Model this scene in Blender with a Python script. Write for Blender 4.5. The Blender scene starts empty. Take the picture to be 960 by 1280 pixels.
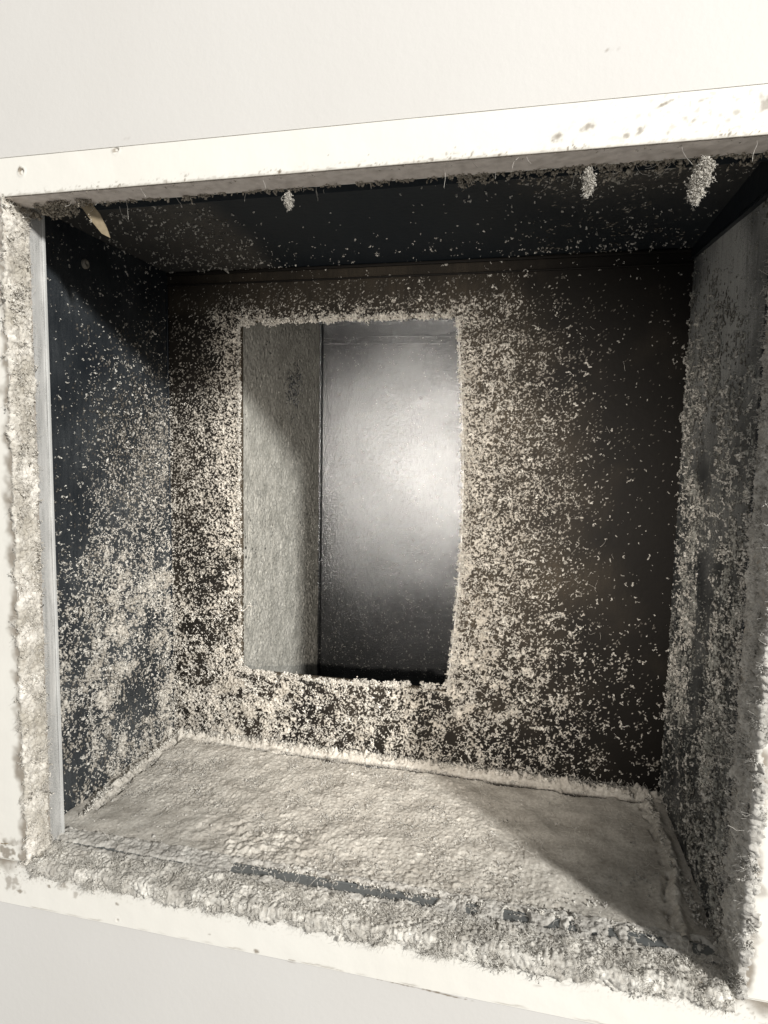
import bpy, math
import numpy as np
from mathutils import Matrix, Vector

scn = bpy.context.scene
COL = scn.collection
rng = np.random.default_rng(7)

# ------------------------------------------------------------------ camera
R_ = (0.97495531, 0.22164723, 0.01829352)
U_ = (-0.03953993, 0.09180247, 0.99499191)
F_ = (-0.21885781, 0.97079597, -0.09826723)
CAM = (0.29147714, -0.31223683, 0.25828189)
cd = bpy.data.cameras.new('camera')
cam = bpy.data.objects.new('camera', cd)
COL.objects.link(cam)
cd.sensor_fit = 'HORIZONTAL'
cd.sensor_width = 36.0
cd.lens = 36.0 * 795.0 / 960.0
cd.clip_start = 0.01
cd.clip_end = 50
cam.matrix_world = Matrix(((R_[0], U_[0], -F_[0], CAM[0]), (R_[1], U_[1], -F_[1], CAM[1]),
                           (R_[2], U_[2], -F_[2], CAM[2]), (0, 0, 0, 1)))
scn.camera = cam

# ------------------------------------------------------------------ room light
world = bpy.data.worlds.new('World')
scn.world = world
world.use_nodes = True
bg = world.node_tree.nodes['Background']
bg.inputs[0].default_value = (0.985, 0.975, 0.955, 1)
bg.inputs[1].default_value = 0.30


def aim(o, target):
    d = Vector(target) - o.location
    o.rotation_euler = d.to_track_quat('-Z', 'Y').to_euler()


def lamp(name, kind, loc, target, energy, color, **kw):
    l = bpy.data.lights.new(name, kind)
    l.energy = energy
    l.color = color
    for k, v in kw.items():
        setattr(l, k, v)
    o = bpy.data.objects.new(name, l)
    COL.objects.link(o)
    o.location = loc
    aim(o, target)
    return o


# the room lamp high on the right
kd = Vector((1.05, -1.0, 0.49)).normalized() * 2.4
lamp('ceiling_lamp', 'AREA', (0.38 + kd.x, kd.y, 0.36 + kd.z), (0.2, 0.1, 0.2), 78.0, (1.0, 0.985, 0.95),
     shape='DISK', size=0.19)
# the flash beside the lens
lamp('camera_flash', 'SPOT', (0.228, -0.330, 0.226), (0.195, 0.2, 0.175), 14.0, (1.0, 0.92, 0.83),
     spot_size=math.radians(62), spot_blend=1.0, shadow_soft_size=0.006)

scn.view_settings.view_transform = 'Standard'
scn.view_settings.look = 'None'
scn.view_settings.exposure = 0.36
scn.view_settings.gamma = 1.0
scn.cycles.max_bounces = 6

# ------------------------------------------------------------------ noise
_perm = rng.permutation(512).astype(np.int64)
_ga = rng.random(512) * 2 * np.pi
_gx, _gy = np.cos(_ga), np.sin(_ga)


def perlin(x, y, seed=0):
    xi = np.floor(x).astype(np.int64)
    yi = np.floor(y).astype(np.int64)
    xf, yf = x - xi, y - yi
    u = xf * xf * xf * (xf * (xf * 6 - 15) + 10)
    v = yf * yf * yf * (yf * (yf * 6 - 15) + 10)

    def g(ix, iy, dx, dy):
        h = _perm[(ix + seed * 37 + _perm[(iy + seed * 91) & 511]) & 511]
        return _gx[h] * dx + _gy[h] * dy
    a = g(xi, yi, xf, yf)
    b = g(xi + 1, yi, xf - 1, yf)
    c = g(xi, yi + 1, xf, yf - 1)
    d = g(xi + 1, yi + 1, xf - 1, yf - 1)
    return ((a + (b - a) * u) * (1 - v) + (c + (d - c) * u) * v) * 1.5


def fbm(x, y, lam, octs=3, seed=0):
    r = np.zeros_like(x)
    a, s = 1.0, 1.0 / lam
    for i in range(octs):
        r += a * perlin(x * s + 17.3 * i, y * s - 9.1 * i, seed + i)
        a *= 0.55
        s *= 2.03
    return r


def ridge(x, y, lam, seed=0):
    wx = x + lam * 0.5 * perlin(x / lam * 1.3, y / lam * 1.3, seed + 5)
    wy = y + lam * 0.5 * perlin(x / lam * 1.3 + 31, y / lam * 1.3 + 7, seed + 6)
    return 1.0 - 2.2 * np.abs(perlin(wx / lam, wy / lam, seed))


def smooth(a, b, x):
    t = np.clip((x - a) / (b - a), 0, 1)
    return t * t * (3 - 2 * t)


def table(T, sig=0.018):
    T = np.array(T, float)
    p, d = T[:, :2] * 0.001, T[:, 2]

    def f(u, v):
        sh = u.shape
        u, v = u.ravel(), v.ravel()
        num = np.zeros_like(u)
        den = np.full_like(u, 1e-12)
        for (a, b), w in zip(p, d):
            k = np.exp(-((u - a) ** 2 + (v - b) ** 2) / (2 * sig * sig)) + 1e-7
            num += k * w
            den += k
        return (num / den).reshape(sh)
    return f


# ------------------------------------------------------------------ mesh helpers
def tag(o, label=None, cat=None, group=None, kind=None):
    if label: o['label'] = label
    if cat: o['category'] = cat
    if group: o['group'] = group
    if kind: o['kind'] = kind
    return o


def empty(name, label, cat, loc=(0, 0, 0), group=None):
    o = bpy.data.objects.new(name, None)
    COL.objects.link(o)
    o.location = loc
    o.empty_display_size = 0.02
    return tag(o, label, cat, group)


def link(name, me, mat, parent=None):
    o = bpy.data.objects.new(name, me)
    if mat is not None and not me.materials:
        me.materials.append(mat)
    COL.objects.link(o)
    if parent is not None:
        o.parent = parent
        o.matrix_parent_inverse = Matrix.Translation(-Vector(parent.location))
    return o


def raw_mesh(name, V, F, attrs=None, smooth_=True):
    """V n x 3, F m x k (all faces k-gons)"""
    V = np.asarray(V, np.float32)
    F = np.asarray(F, np.int32)
    me = bpy.data.meshes.new(name)
    n, m, k = len(V), len(F), F.shape[1]
    me.vertices.add(n)
    me.vertices.foreach_set('co', V.ravel())
    me.loops.add(m * k)
    me.loops.foreach_set('vertex_index', F.ravel())
    me.polygons.add(m)
    me.polygons.foreach_set('loop_start', np.arange(0, m * k, k, dtype=np.int32))
    me.update(calc_edges=True)
    me.polygons.foreach_set('use_smooth', np.full(m, smooth_))
    for an, av in (attrs or {}).items():
        a = me.attributes.new(an, 'FLOAT', 'POINT')
        a.data.foreach_set('value', np.asarray(av, np.float32).ravel())
    return me


BOXF = [(0, 3, 2, 1), (4, 5, 6, 7), (0, 1, 5, 4), (1, 2, 6, 5), (2, 3, 7, 6), (3, 0, 4, 7)]


def hexa(pts):
    """8 points: bottom ring, top ring"""
    return np.array(pts, float), np.array(BOXF)


def box(name, lo, hi, mat, parent=None, bevel=0.0):
    x0, y0, z0 = lo
    x1, y1, z1 = hi
    V, F = hexa([(x0, y0, z0), (x1, y0, z0), (x1, y1, z0), (x0, y1, z0),
                 (x0, y0, z1), (x1, y0, z1), (x1, y1, z1), (x0, y1, z1)])
    o = link(name, raw_mesh(name, V, F, smooth_=False), mat, parent)
    if bevel:
        b = o.modifiers.new('bevel', 'BEVEL')
        b.width = bevel
        b.segments = 2
    return o


def prism(name, poly, h0, h1, axes, mat, parent=None, smooth_=False):
    """poly in the plane of axes[0], axes[1]; extruded along axes[2]"""
    n = len(poly)
    V = np.zeros((2 * n, 3))
    for i, (a, b) in enumerate(poly):
        for k, h in enumerate((h0, h1)):
            V[i + k * n, axes[0]] = a
            V[i + k * n, axes[1]] = b
            V[i + k * n, axes[2]] = h
    me = bpy.data.meshes.new(name)
    F = [tuple(range(n)), tuple(range(2 * n - 1, n - 1, -1))]
    F += [(i, (i + 1) % n, n + (i + 1) % n, n + i) for i in range(n)]
    me.from_pydata([tuple(v) for v in V], [], F)
    import bmesh
    bm = bmesh.new()
    bm.from_mesh(me)
    bmesh.ops.recalc_face_normals(bm, faces=bm.faces[:])
    bm.to_mesh(me)
    bm.free()
    me.polygons.foreach_set('use_smooth', [smooth_] * len(me.polygons))
    return link(name, me, mat, parent)


def grid_quads(nu, nv):
    i = np.arange((nu - 1) * (nv - 1))
    a = (i // (nv - 1)) * nv + i % (nv - 1)
    return np.stack([a, a + nv, a + nv + 1, a + 1], -1)


def patch(O, U, V, N):
    """a map (u, v, h) -> xyz"""
    O, U, V, N = (np.array(a, float) for a in (O, U, V, N))
    return lambda u, v, h: O + u[..., None] * U + v[..., None] * V + h[..., None] * N


def flip_for(P, N):
    """whether a grid's winding must be turned so that faces look along N"""
    e = 0.01
    z = np.array([0.0])
    a = P(z, z, z)[0]
    du = P(z + e, z, z)[0] - a
    dv = P(z, z + e, z)[0] - a
    return np.dot(np.cross(du, dv), N) < 0


def dust_sheet(P, N, ur, vr, step, dens, mat, name, fine=None, amp=0.0013, lam=(0.0026, 0.006),
               base=0.0002, seed=0, extra=None, aniso=(1, 1), keep_all=False, cutout=None):
    """a real relief of dust over a panel: none where the density leaves the metal bare"""
    nu = int(round((ur[1] - ur[0]) / step)) + 1
    nv = int(round((vr[1] - vr[0]) / step)) + 1
    u, v = np.meshgrid(np.linspace(*ur, nu), np.linspace(*vr, nv), indexing='ij')
    x, y = u * aniso[0] + seed * 1.37, v * aniso[1]
    f_f = np.maximum(ridge(x, y, lam[0], seed), 0.9 * ridge(x + 5, y, lam[0] * 1.7, seed + 2)) + 0.30 * fbm(x, y, lam[0] * .7, 2, seed + 3) + 0.14 * fbm(x, y, lam[1] * 2.4, 2, seed + 8)
    f_c = np.maximum(ridge(x, y, lam[1] * .8, seed + 11), 0.9 * ridge(x + 9, y, lam[1] * 1.5, seed + 12)) + 0.34 * fbm(x, y, lam[1] * 0.4, 3, seed + 13) + 0.30 * fbm(x, y, lam[1] * 2.6, 2, seed + 17)
    w = fine(u, v) if fine is not None else 0.5 + np.zeros_like(u)
    f = f_f * w + f_c * (1 - w)
    r = np.empty(f.size)
    r[np.argsort(f.ravel())] = np.arange(f.size) / f.size
    r = r.reshape(f.shape)
    c = np.clip(dens(u, v), 0, 1.0)
    c = c * (1 - .8 * (1 - w) * smooth(.12, -.28, fbm(u, v, .021, 2, seed + 71))) if extra is None else c
    c = c * (0.16 + 0.62 * c) if extra is None else c
    ex = r - (1 - c)
    h = np.where(ex > 0, 1.35 * np.clip(ex, 0, None) ** 0.7 + 0.06, -1)
    grain = fbm(x, y, 0.0014, 2, seed + 23)
    h = np.where(h > 0, amp * (1.5 - 0.7 * w) * h * (1 + 0.9 * grain).clip(.15, 2) * (0.7 + 0.6 * np.clip(c, 0, 1)) + base, 0.0)
    if extra is not None:
        h = extra(u, v, h, ex)
    if keep_all:
        h = np.maximum(h, 0.00012)
    du = fbm(x, y, 0.0021, 1, seed + 31) * step * 0.9
    dv = fbm(x, y, 0.0021, 1, seed + 37) * step * 0.9
    inner = np.zeros_like(u)
    inner[1:-1, 1:-1] = 1
    X = P(u + du * inner, v + dv * inner, h).reshape(-1, 3)
    Q = grid_quads(nu, nv)
    hh = h.ravel()
    ok = hh[Q].max(1) > base * 0.5
    if cutout is not None:
        ok &= ~cutout(u, v).ravel()[Q].any(1)
    Q = Q[ok]
    if flip_for(P, N):
        Q = Q[:, ::-1]
    used = np.unique(Q)
    mp = np.full(len(X), -1)
    mp[used] = np.arange(len(used))
    tone = 0.5 + 0.5 * fbm(x, y, 0.02, 3, seed + 41)
    thin = smooth(.0004, .0022, h) if extra is not None else smooth(0.0, amp * (.30 + .22 * w), h + .2 * amp * grain)
    me = raw_mesh(name, X[used], mp[Q], {'tone': np.clip(tone, 0, 1).ravel()[used], 'thick': thin.ravel()[used]})
    return link(name, me, mat)


_t = (1 + 5 ** 0.5) / 2
ICV = np.array([(-1, _t, 0), (1, _t, 0), (-1, -_t, 0), (1, -_t, 0), (0, -1, _t), (0, 1, _t), (0, -1, -_t), (0, 1, -_t),
                (_t, 0, -1), (_t, 0, 1), (-_t, 0, -1), (-_t, 0, 1)]) / math.sqrt(1 + _t * _t)
ICF = np.array([(0, 11, 5), (0, 5, 1), (0, 1, 7), (0, 7, 10), (0, 10, 11), (1, 5, 9), (5, 11, 4), (11, 10, 2), (10, 7, 6),
                (7, 1, 8), (3, 9, 4), (3, 4, 2), (3, 2, 6), (3, 6, 8), (3, 8, 9), (4, 9, 5), (2, 4, 11), (6, 2, 10),
                (8, 6, 7), (9, 8, 1)])


def blobs(C, rad, name, mat, rough=0.35, parent=None):
    """lumps of fluff, one irregular 12-point lump at each of C"""
    n = len(C)
    s = rng.normal(1.0, rough, (n, 12, 1)).clip(0.25, 1.9)
    st = rng.uniform(0.6, 1.4, (n, 1, 3))
    V = (C[:, None, :] + ICV[None] * s * st * rad[:, None, None]).reshape(-1, 3)
    F = (ICF[None] + 12 * np.arange(n)[:, None, None]).reshape(-1, 3)
    tone = np.repeat(rng.uniform(0.1, 1.0, n), 12)
    return link(name, raw_mesh(name, V, F, {'tone': tone}), mat, parent)


OCV = np.array([(1, 0, 0), (-1, 0, 0), (0, 1, 0), (0, -1, 0), (0, 0, 1), (0, 0, -1)], float)
OCF = np.array([(0, 2, 4), (2, 1, 4), (1, 3, 4), (3, 0, 4), (2, 0, 5), (1, 2, 5), (3, 1, 5), (0, 3, 5)])


def grains(P, N, ur, vr, dens, n, rmin, rmax, mat, name, h0=.0003, cutout=None, L=(1, 4), power=1.0, clus=.006):
    m = int(n * 5)
    u = rng.uniform(*ur, m)
    v = rng.uniform(*vr, m)
    c = np.clip(dens(u, v), 0, 1) ** power
    k = rng.random(m) < c * np.clip(.44 + 1.1 * fbm(u, v, clus, 3, 55) + .45 * fbm(u, v, .022, 2, 71), .04, 1.2)
    if cutout is not None: k &= ~cutout(u, v)
    u, v = u[k][:n], v[k][:n]
    S = P(u, v, np.full(len(u), h0))
    N = np.array(N, float)
    D_ = rng.normal(0, 1, S.shape)
    D_ = D_ - (D_ @ N)[:, None] * N * .8 + N * .15
    r = rmin + (rmax - rmin) * rng.random(len(u)) ** 2.6
    r *= np.where(rng.random(len(u)) < .035, 1.7, 1)
    C, r = chains(S, D_, rng.integers(L[0], L[1] + 1, len(u)), r * 1.1, r, 1.0, .95)
    q = len(C)
    A = rng.normal(0, 1, (q, 3, 3))
    A /= np.linalg.norm(A, axis=2, keepdims=True)
    V = np.einsum('vk,nkj->nvj', OCV, A) * rng.uniform(.6, 1.4, (q, 6, 1)) * r[:, None, None] + C[:, None, :]
    F = (OCF[None] + 6 * np.arange(q)[:, None, None]).reshape(-1, 3)
    tone = np.repeat(rng.uniform(.2, 1.0, q), 6)
    return link(name, raw_mesh(name, V.reshape(-1, 3), F, {'tone': tone}), mat)


def veins(P, N, ur, vr, dens, n, rr, mat, name, L=(4, 14), lam=.009, drift=(0, 0, 0), cutout=None):
    """raised twisting threads of dust that join up into a loose net"""
    m = n * 12
    u = rng.uniform(*ur, m)
    v = rng.uniform(*vr, m)
    c = np.clip(dens(u, v), 0, 1)
    net = np.maximum(smooth(.25, .85, ridge(u, v, lam, 61)), .8 * smooth(.45, .9, ridge(u, v, lam * .5, 63)))
    k = rng.random(m) < c * (.03 + net) * (.35 + .65 * smooth(-.5, .3, fbm(u, v, .022, 2, 65)))
    if cutout is not None: k &= ~cutout(u, v)
    u, v = u[k][:n], v[k][:n]
    S = P(u, v, np.full(len(u), .0004))
    N = np.array(N, float)
    D_ = rng.normal(0, 1, S.shape) + np.array(drift)
    D_ = D_ - (D_ @ N)[:, None] * N * .7 + N * .25
    r = rng.uniform(rr[0], rr[1], len(u)) * rng.choice([.65, 1, 1.5], len(u), p=[.4, .45, .15])
    C, r = chains(S, D_, np.where(rng.random(len(u)) < .12, 1.8, 1) * rng.integers(L[0], L[1] + 1, len(u)), r * .95, r, .95, .97)
    o = P(np.zeros(1), np.zeros(1), np.zeros(1))[0]
    dist = (C - o) @ N
    C = C + (np.clip(dist, .0002, .0028) - dist)[:, None] * N
    return octas(C, r, mat, name)


def octas(C, r, mat, name):
    q = len(C)
    A = rng.normal(0, 1, (q, 3, 3))
    A /= np.linalg.norm(A, axis=2, keepdims=True)
    V = np.einsum('vk,nkj->nvj', OCV, A) * rng.uniform(.6, 1.4, (q, 6, 1)) * r[:, None, None] + C[:, None, :]
    F = (OCF[None] + 6 * np.arange(q)[:, None, None]).reshape(-1, 3)
    return link(name, raw_mesh(name, V.reshape(-1, 3), F, {'tone': np.repeat(rng.uniform(.2, 1.0, q), 6)}), mat)


def fuzz(S, D_, n, length, mat, name, label, rad=.00007, seg=3):
    """a mist of short hairs"""
    o = fibres(S, D_, rng.uniform(*length, len(S)), rad, name, mat, seg)
    return stuff(o, label, 'lint')


def chains(S, D, L, step, rad, wander=0.8, taper=0.8):
    """random walks from seeds S along D (n x 3): points and radii of twisting filaments"""
    P, Rr = [], []
    p = S.copy()
    d = D / np.linalg.norm(D, axis=1, keepdims=True)
    r = rad.copy()
    alive = np.ones(len(S), bool)
    for k in range(int(L.max())):
        alive = k < L
        if not alive.any(): break
        P.append(p[alive].copy())
        Rr.append(r[alive].copy())
        d = d + rng.normal(0, wander, d.shape)
        d /= np.linalg.norm(d, axis=1, keepdims=True) + 1e-9
        p = p + d * step[:, None]
        r = r * taper
    return np.concatenate(P), np.concatenate(Rr)


def tufts_on(P, N, ur, vr, dens, n, rmin, rmax, h0=0.0006, Lmax=5, cutout=None, power=2.0):
    """seeds for filaments spread over a panel by density"""
    m = n * 6
    u = rng.uniform(*ur, m)
    v = rng.uniform(*vr, m)
    c = np.clip(dens(u, v), 0, 1) ** power
    clus = smooth(-0.15, 0.55, fbm(u, v, 0.009, 3, 77))
    k = rng.random(m) < c * (0.25 + clus)
    if cutout is not None: k &= ~cutout(u, v)
    u, v = u[k][:n], v[k][:n]
    S = P(u, v, np.full(len(u), h0))
    D = rng.normal(0, 1, S.shape)
    N = np.array(N, float)
    D = D - (D @ N)[:, None] * N * 0.75 + N * 0.25
    r = rng.uniform(rmin, rmax, len(u)) * rng.choice([0.7, 1.0, 1.3], len(u), p=[.5, .35, .15])
    L = rng.integers(1, Lmax + 1, len(u))
    C, Rr = chains(S, D, L, r * 1.35, r, 0.6, 0.93)
    # keep them on the panel
    o = P(np.zeros(1), np.zeros(1), np.zeros(1))[0]
    dist = (C - o) @ N
    C = C + np.clip(0.0001 - dist, 0, None)[:, None] * N
    return C, Rr


def along(path, n, out, spread, fall, Lr, rr, wander=0.7, bias=0.0):
    """tufts growing from a polyline: out = main direction, spread = jitter across (3-vector), fall = length factor"""
    path = np.array(path, float)
    seg = np.linalg.norm(np.diff(path, axis=0), axis=1)
    cum = np.concatenate([[0], np.cumsum(seg)]) / seg.sum()
    t = rng.random(n)
    cl = fbm(t * seg.sum(), t * 0, 0.010, 3, int(rng.integers(100)))
    t = t[rng.random(n) < 0.45 + 1.3 * cl + bias]
    S = np.stack([np.interp(t, cum, path[:, k]) for k in range(3)], -1)
    S += rng.uniform(-1, 1, S.shape) * np.array(spread)
    D = np.array(out, float)[None] + rng.normal(0, 0.6, S.shape)
    r = rng.uniform(*rr, len(t))
    L = rng.integers(Lr[0], Lr[1] + 1, len(t))
    L = np.maximum(1, (L * (0.55 + 0.8 * np.clip(fbm(t * seg.sum(), t * 0 + 3, 0.02, 2, 5) + .3, 0, 1)) * fall).astype(int))
    return chains(S, D, L, r * 1.2, r, wander, 0.9)


def fibres(S, D, length, rad, name, mat, seg=5):
    n = len(S)
    p = S.copy()
    d = D / np.linalg.norm(D, axis=1, keepdims=True)
    curl = rng.normal(0, 0.35, d.shape)
    V, F = [], []
    ringi = []
    for k in range(seg + 1):
        a = np.cross(d, np.array([0.31, 0.2, 0.93]))
        a /= np.linalg.norm(a, axis=1, keepdims=True) + 1e-9
        b = np.cross(d, a)
        for q in range(3):
            ang = q * 2 * math.pi / 3
            V.append(p + (a * math.cos(ang) + b * math.sin(ang)) * rad)
        p = p + d * (length / seg)[:, None]
        d = d + curl * 0.6 + rng.normal(0, 0.2, d.shape)
        d /= np.linalg.norm(d, axis=1, keepdims=True)
    V = np.stack(V, 1)  # n x (seg+1)*3 x 3
    for k in range(seg):
        for q in range(3):
            F.append((k * 3 + q, k * 3 + (q + 1) % 3, k * 3 + 3 + (q + 1) % 3, k * 3 + 3 + q))
    F = (np.array(F)[None] + ((seg + 1) * 3 * np.arange(n))[:, None, None]).reshape(-1, 4)
    V = V.reshape(-1, 3)
    return link(name, raw_mesh(name, V, F, {'tone': np.full(len(V), 0.8)}), mat)


# ------------------------------------------------------------------ materials
def new_mat(name):
    m = bpy.data.materials.new(name)
    m.use_nodes = True
    nt = m.node_tree
    b = nt.nodes['Principled BSDF']
    return m, nt, b


def node(nt, typ, **kw):
    n = nt.nodes.new(typ)
    for k, v in kw.items():
        if k.startswith('i_'):
            n.inputs[int(k[2:]) if k[2:].isdigit() else k[2:]].default_value = v
        else:
            setattr(n, k, v)
    return n


def ramp(nt, src, stops):
    r = nt.nodes.new('ShaderNodeValToRGB')
    els = r.color_ramp.elements
    while len(els) < len(stops): els.new(0.5)
    for e, (p, c) in zip(els, stops):
        e.position = p
        e.color = (*c, 1) if len(c) == 3 else c
    nt.links.new(src, r.inputs[0])
    return r.outputs[0]


def noise(nt, scale, detail=3, rough=0.6, vec=None):
    t = node(nt, 'ShaderNodeTexNoise')
    t.inputs['Scale'].default_value = scale
    t.inputs['Detail'].default_value = detail
    t.inputs['Roughness'].default_value = rough
    if vec is None:
        vec = nt.nodes.new('ShaderNodeTexCoord').outputs['Object']
    nt.links.new(vec, t.inputs['Vector'])
    return t.outputs['Fac']


def attr(nt, name):
    a = node(nt, 'ShaderNodeAttribute', attribute_name=name)
    return a.outputs['Fac']


def mix(nt, fac, a, b, typ='MIX'):
    m = node(nt, 'ShaderNodeMix', data_type='RGBA', blend_type=typ)
    if isinstance(fac, (int, float)): m.inputs[0].default_value = fac
    else: nt.links.new(fac, m.inputs[0])
    for i, c in ((6, a), (7, b)):
        if isinstance(c, tuple): m.inputs[i].default_value = (*c, 1)
        else: nt.links.new(c, m.inputs[i])
    return m.outputs[2]


def bump(nt, b, h, dist, strength=1.0):
    n = node(nt, 'ShaderNodeBump')
    n.inputs['Distance'].default_value = dist
    n.inputs['Strength'].default_value = strength
    nt.links.new(h, n.inputs['Height'])
    nt.links.new(n.outputs[0], b.inputs['Normal'])


def dust_mat(name, dark, light, through=False):
    m, nt, b = new_mat(name)
    c = ramp(nt, attr(nt, 'tone'), [(0.1, dark), (0.9, light)])
    f = ramp(nt, noise(nt, 420, 3, 0.7), [(0.3, (0.72, 0.70, 0.68)), (0.7, (1.12, 1.12, 1.12))])
    c = mix(nt, 1.0, c, f, 'MULTIPLY')
    # where the layer is thin the dark metal shows through it
    if through:
        c = mix(nt, attr(nt, 'thick'), (0.055, 0.05, 0.043), c)
    nt.links.new(c, b.inputs['Base Color'])
    b.inputs['Roughness'].default_value = 0.95
    b.inputs['Specular IOR Level'].default_value = 0.15
    bump(nt, b, noise(nt, 900, 4, 0.75), 0.0004, 0.8)
    return m


M_dust = dust_mat('dust_beige', (0.42, 0.40, 0.36), (0.76, 0.74, 0.685))
M_coat = dust_mat('dust_coat_beige', (0.38, 0.355, 0.31), (0.62, 0.59, 0.53), True)
M_coat_grey = dust_mat('dust_coat_grey', (0.26, 0.26, 0.24), (0.50, 0.50, 0.46), True)
M_dust_grey2 = dust_mat('dust_grey_light', (0.34, 0.33, 0.30), (0.56, 0.55, 0.50))
M_far = dust_mat('dust_branch', (0.30, 0.298, 0.27), (0.43, 0.425, 0.39))
M_dust_brown = dust_mat('dust_brown', (0.33, 0.29, 0.235), (0.52, 0.475, 0.40))
M_felt = dust_mat('dust_felt', (0.40, 0.385, 0.355), (0.60, 0.585, 0.545))
M_floor = dust_mat('dust_floor_felt', (0.45, 0.425, 0.38), (0.62, 0.595, 0.54), True)
M_pale = dust_mat('dust_pale', (0.46, 0.43, 0.37), (0.80, 0.77, 0.71))
M_grey = dust_mat('dust_grey', (0.22, 0.22, 0.20), (0.40, 0.40, 0.37))


def metal_mat(name, bare, film, rough=0.42, metallic=0.6, streak=None, film_gain=1.0, bscale=260, bdist=0.0003):
    """dark soiled sheet metal; the attribute film says how much fine dust or painted glare lies on it"""
    m, nt, b = new_mat(name)
    tc = nt.nodes.new('ShaderNodeTexCoord').outputs['Object']
    mp = node(nt, 'ShaderNodeMapping')
    mp.inputs['Scale'].default_value = streak or (1, 1, 0.16)
    nt.links.new(tc, mp.inputs[0])
    n1 = noise(nt, 300, 4, 0.7, mp.outputs[0])
    n2 = noise(nt, 1500, 2, 0.8)
    mm = node(nt, 'ShaderNodeMath', operation='MULTIPLY')
    nt.links.new(n1, mm.inputs[0])
    nt.links.new(attr(nt, 'film'), mm.inputs[1])
    m2 = node(nt, 'ShaderNodeMath', operation='MULTIPLY')
    nt.links.new(mm.outputs[0], m2.inputs[0])
    nt.links.new(ramp(nt, n2, [(0.35, (0.5, 0.5, 0.5)), (0.68, (2.2, 2.2, 2.2))]), m2.inputs[1])
    m3 = node(nt, 'ShaderNodeMath', operation='MULTIPLY', use_clamp=True)
    nt.links.new(m2.outputs[0], m3.inputs[0])
    m3.inputs[1].default_value = film_gain
    base = mix(nt, noise(nt, 26, 4, 0.6), bare, tuple(c * 1.7 for c in bare))
    nt.links.new(mix(nt, m3.outputs[0], base, film), b.inputs['Base Color'])
    b.inputs['Metallic'].default_value = metallic
    inv = node(nt, 'ShaderNodeMapRange')
    inv.inputs['To Min'].default_value = metallic
    inv.inputs['To Max'].default_value = 0.0
    nt.links.new(m3.outputs[0], inv.inputs[0])
    nt.links.new(inv.outputs[0], b.inputs['Metallic'])
    rr = node(nt, 'ShaderNodeMapRange')
    rr.inputs['To Min'].default_value = rough
    rr.inputs['To Max'].default_value = 0.95
    nt.links.new(m3.outputs[0], rr.inputs[0])
    nt.links.new(rr.outputs[0], b.inputs['Roughness'])
    bump(nt, b, noise(nt, bscale, 3, 0.6), bdist, 0.7)
    return m


M_black = metal_mat('sooty_sheet_metal', (0.008, 0.007, 0.006), (0.21, 0.17, 0.12), rough=0.6, metallic=0.0)
M_black.node_tree.nodes['Principled BSDF'].inputs['Specular IOR Level'].default_value = 0.12
M_ceil = metal_mat('black_duct_lining', (0.004, 0.008, 0.012), (0.22, 0.19, 0.15), rough=0.6, metallic=0.0)
M_blue = metal_mat('bluish_sheet_metal', (0.012, 0.016, 0.021), (0.27, 0.285, 0.29), rough=0.4, metallic=0.5)
M_dust_glare = metal_mat('dusty_metal_painted_glare', (0.030, 0.033, 0.035), (0.40, 0.40, 0.385), rough=0.45, metallic=0.4, film_gain=1.7)
M_flange = metal_mat('bare_galvanised_metal', (0.46, 0.455, 0.44), (0.20, 0.20, 0.19), rough=0.42, metallic=0.3, film_gain=0.8)
M_hem = metal_mat('painted_highlight_hem_metal', (0.52, 0.52, 0.51), (0.4, 0.4, 0.38), rough=0.3, metallic=0.3)  # lighter than the flange: an edge highlight put into the colour
M_lip = metal_mat('shade_toned_lip_metal', (0.13, 0.137, 0.137), (0.33, 0.33, 0.31), rough=0.5, metallic=0.3)  # colour darkened to stand for the shade in the recessed groove
M_branch = metal_mat('dull_galvanised_metal', (0.088, 0.091, 0.094), (0.20, 0.20, 0.19), rough=0.17, metallic=1.0, film_gain=.2,
                     streak=(1, 1, 1), bscale=820, bdist=0.00050)


def paint_mat(name, col, warm):
    m, nt, b = new_mat(name)
    c = mix(nt, noise(nt, 9, 3, 0.5), col, warm)
    d = attr(nt, 'dirt')
    dd = node(nt, 'ShaderNodeMath', operation='MULTIPLY', use_clamp=True)
    nt.links.new(d, dd.inputs[0])
    dd.inputs[1].default_value = 1.0
    dc = mix(nt, noise(nt, 700, 3, 0.7), (0.13, 0.10, 0.07), (0.33, 0.28, 0.22))
    nt.links.new(mix(nt, dd.outputs[0], c, dc), b.inputs['Base Color'])
    b.inputs['Roughness'].default_value = 0.55
    b.inputs['Specular IOR Level'].default_value = 0.3
    bump(nt, b, noise(nt, 260, 4, 0.6), 0.00016, 0.6)
    return m


M_frame = paint_mat('cream_gloss_paint', (0.78, 0.75, 0.68), (0.84, 0.82, 0.765))
M_wall = paint_mat('wall_paint', (0.625, 0.602, 0.57), (0.695, 0.68, 0.652))
M_jamb_top = paint_mat('dulled_white_paint', (0.74, 0.67, 0.61), (0.78, 0.71, 0.65))
M_jamb = paint_mat('bare_plasterboard_edge', (0.42, 0.38, 0.335), (0.52, 0.48, 0.43))
m, nt, b = new_mat('pale_wood')
nt.links.new(mix(nt, noise(nt, 300, 4), (0.16, 0.125, 0.075), (0.36, 0.29, 0.19)), b.inputs['Base Color'])
b.inputs['Roughness'].default_value = 0.8
M_wood = m
m, nt, b = new_mat('gap_shadow_filler')
nt.links.new(mix(nt, noise(nt, 200, 3), (0.05, 0.04, 0.03), (0.12, 0.10, 0.08)), b.inputs['Base Color'])
b.inputs['Roughness'].default_value = 0.9
M_gap = m
m, nt, b = new_mat('old_screw_metal')
nt.links.new(mix(nt, noise(nt, 600, 3), (0.16, 0.15, 0.13), (0.36, 0.33, 0.28)), b.inputs['Base Color'])
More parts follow.
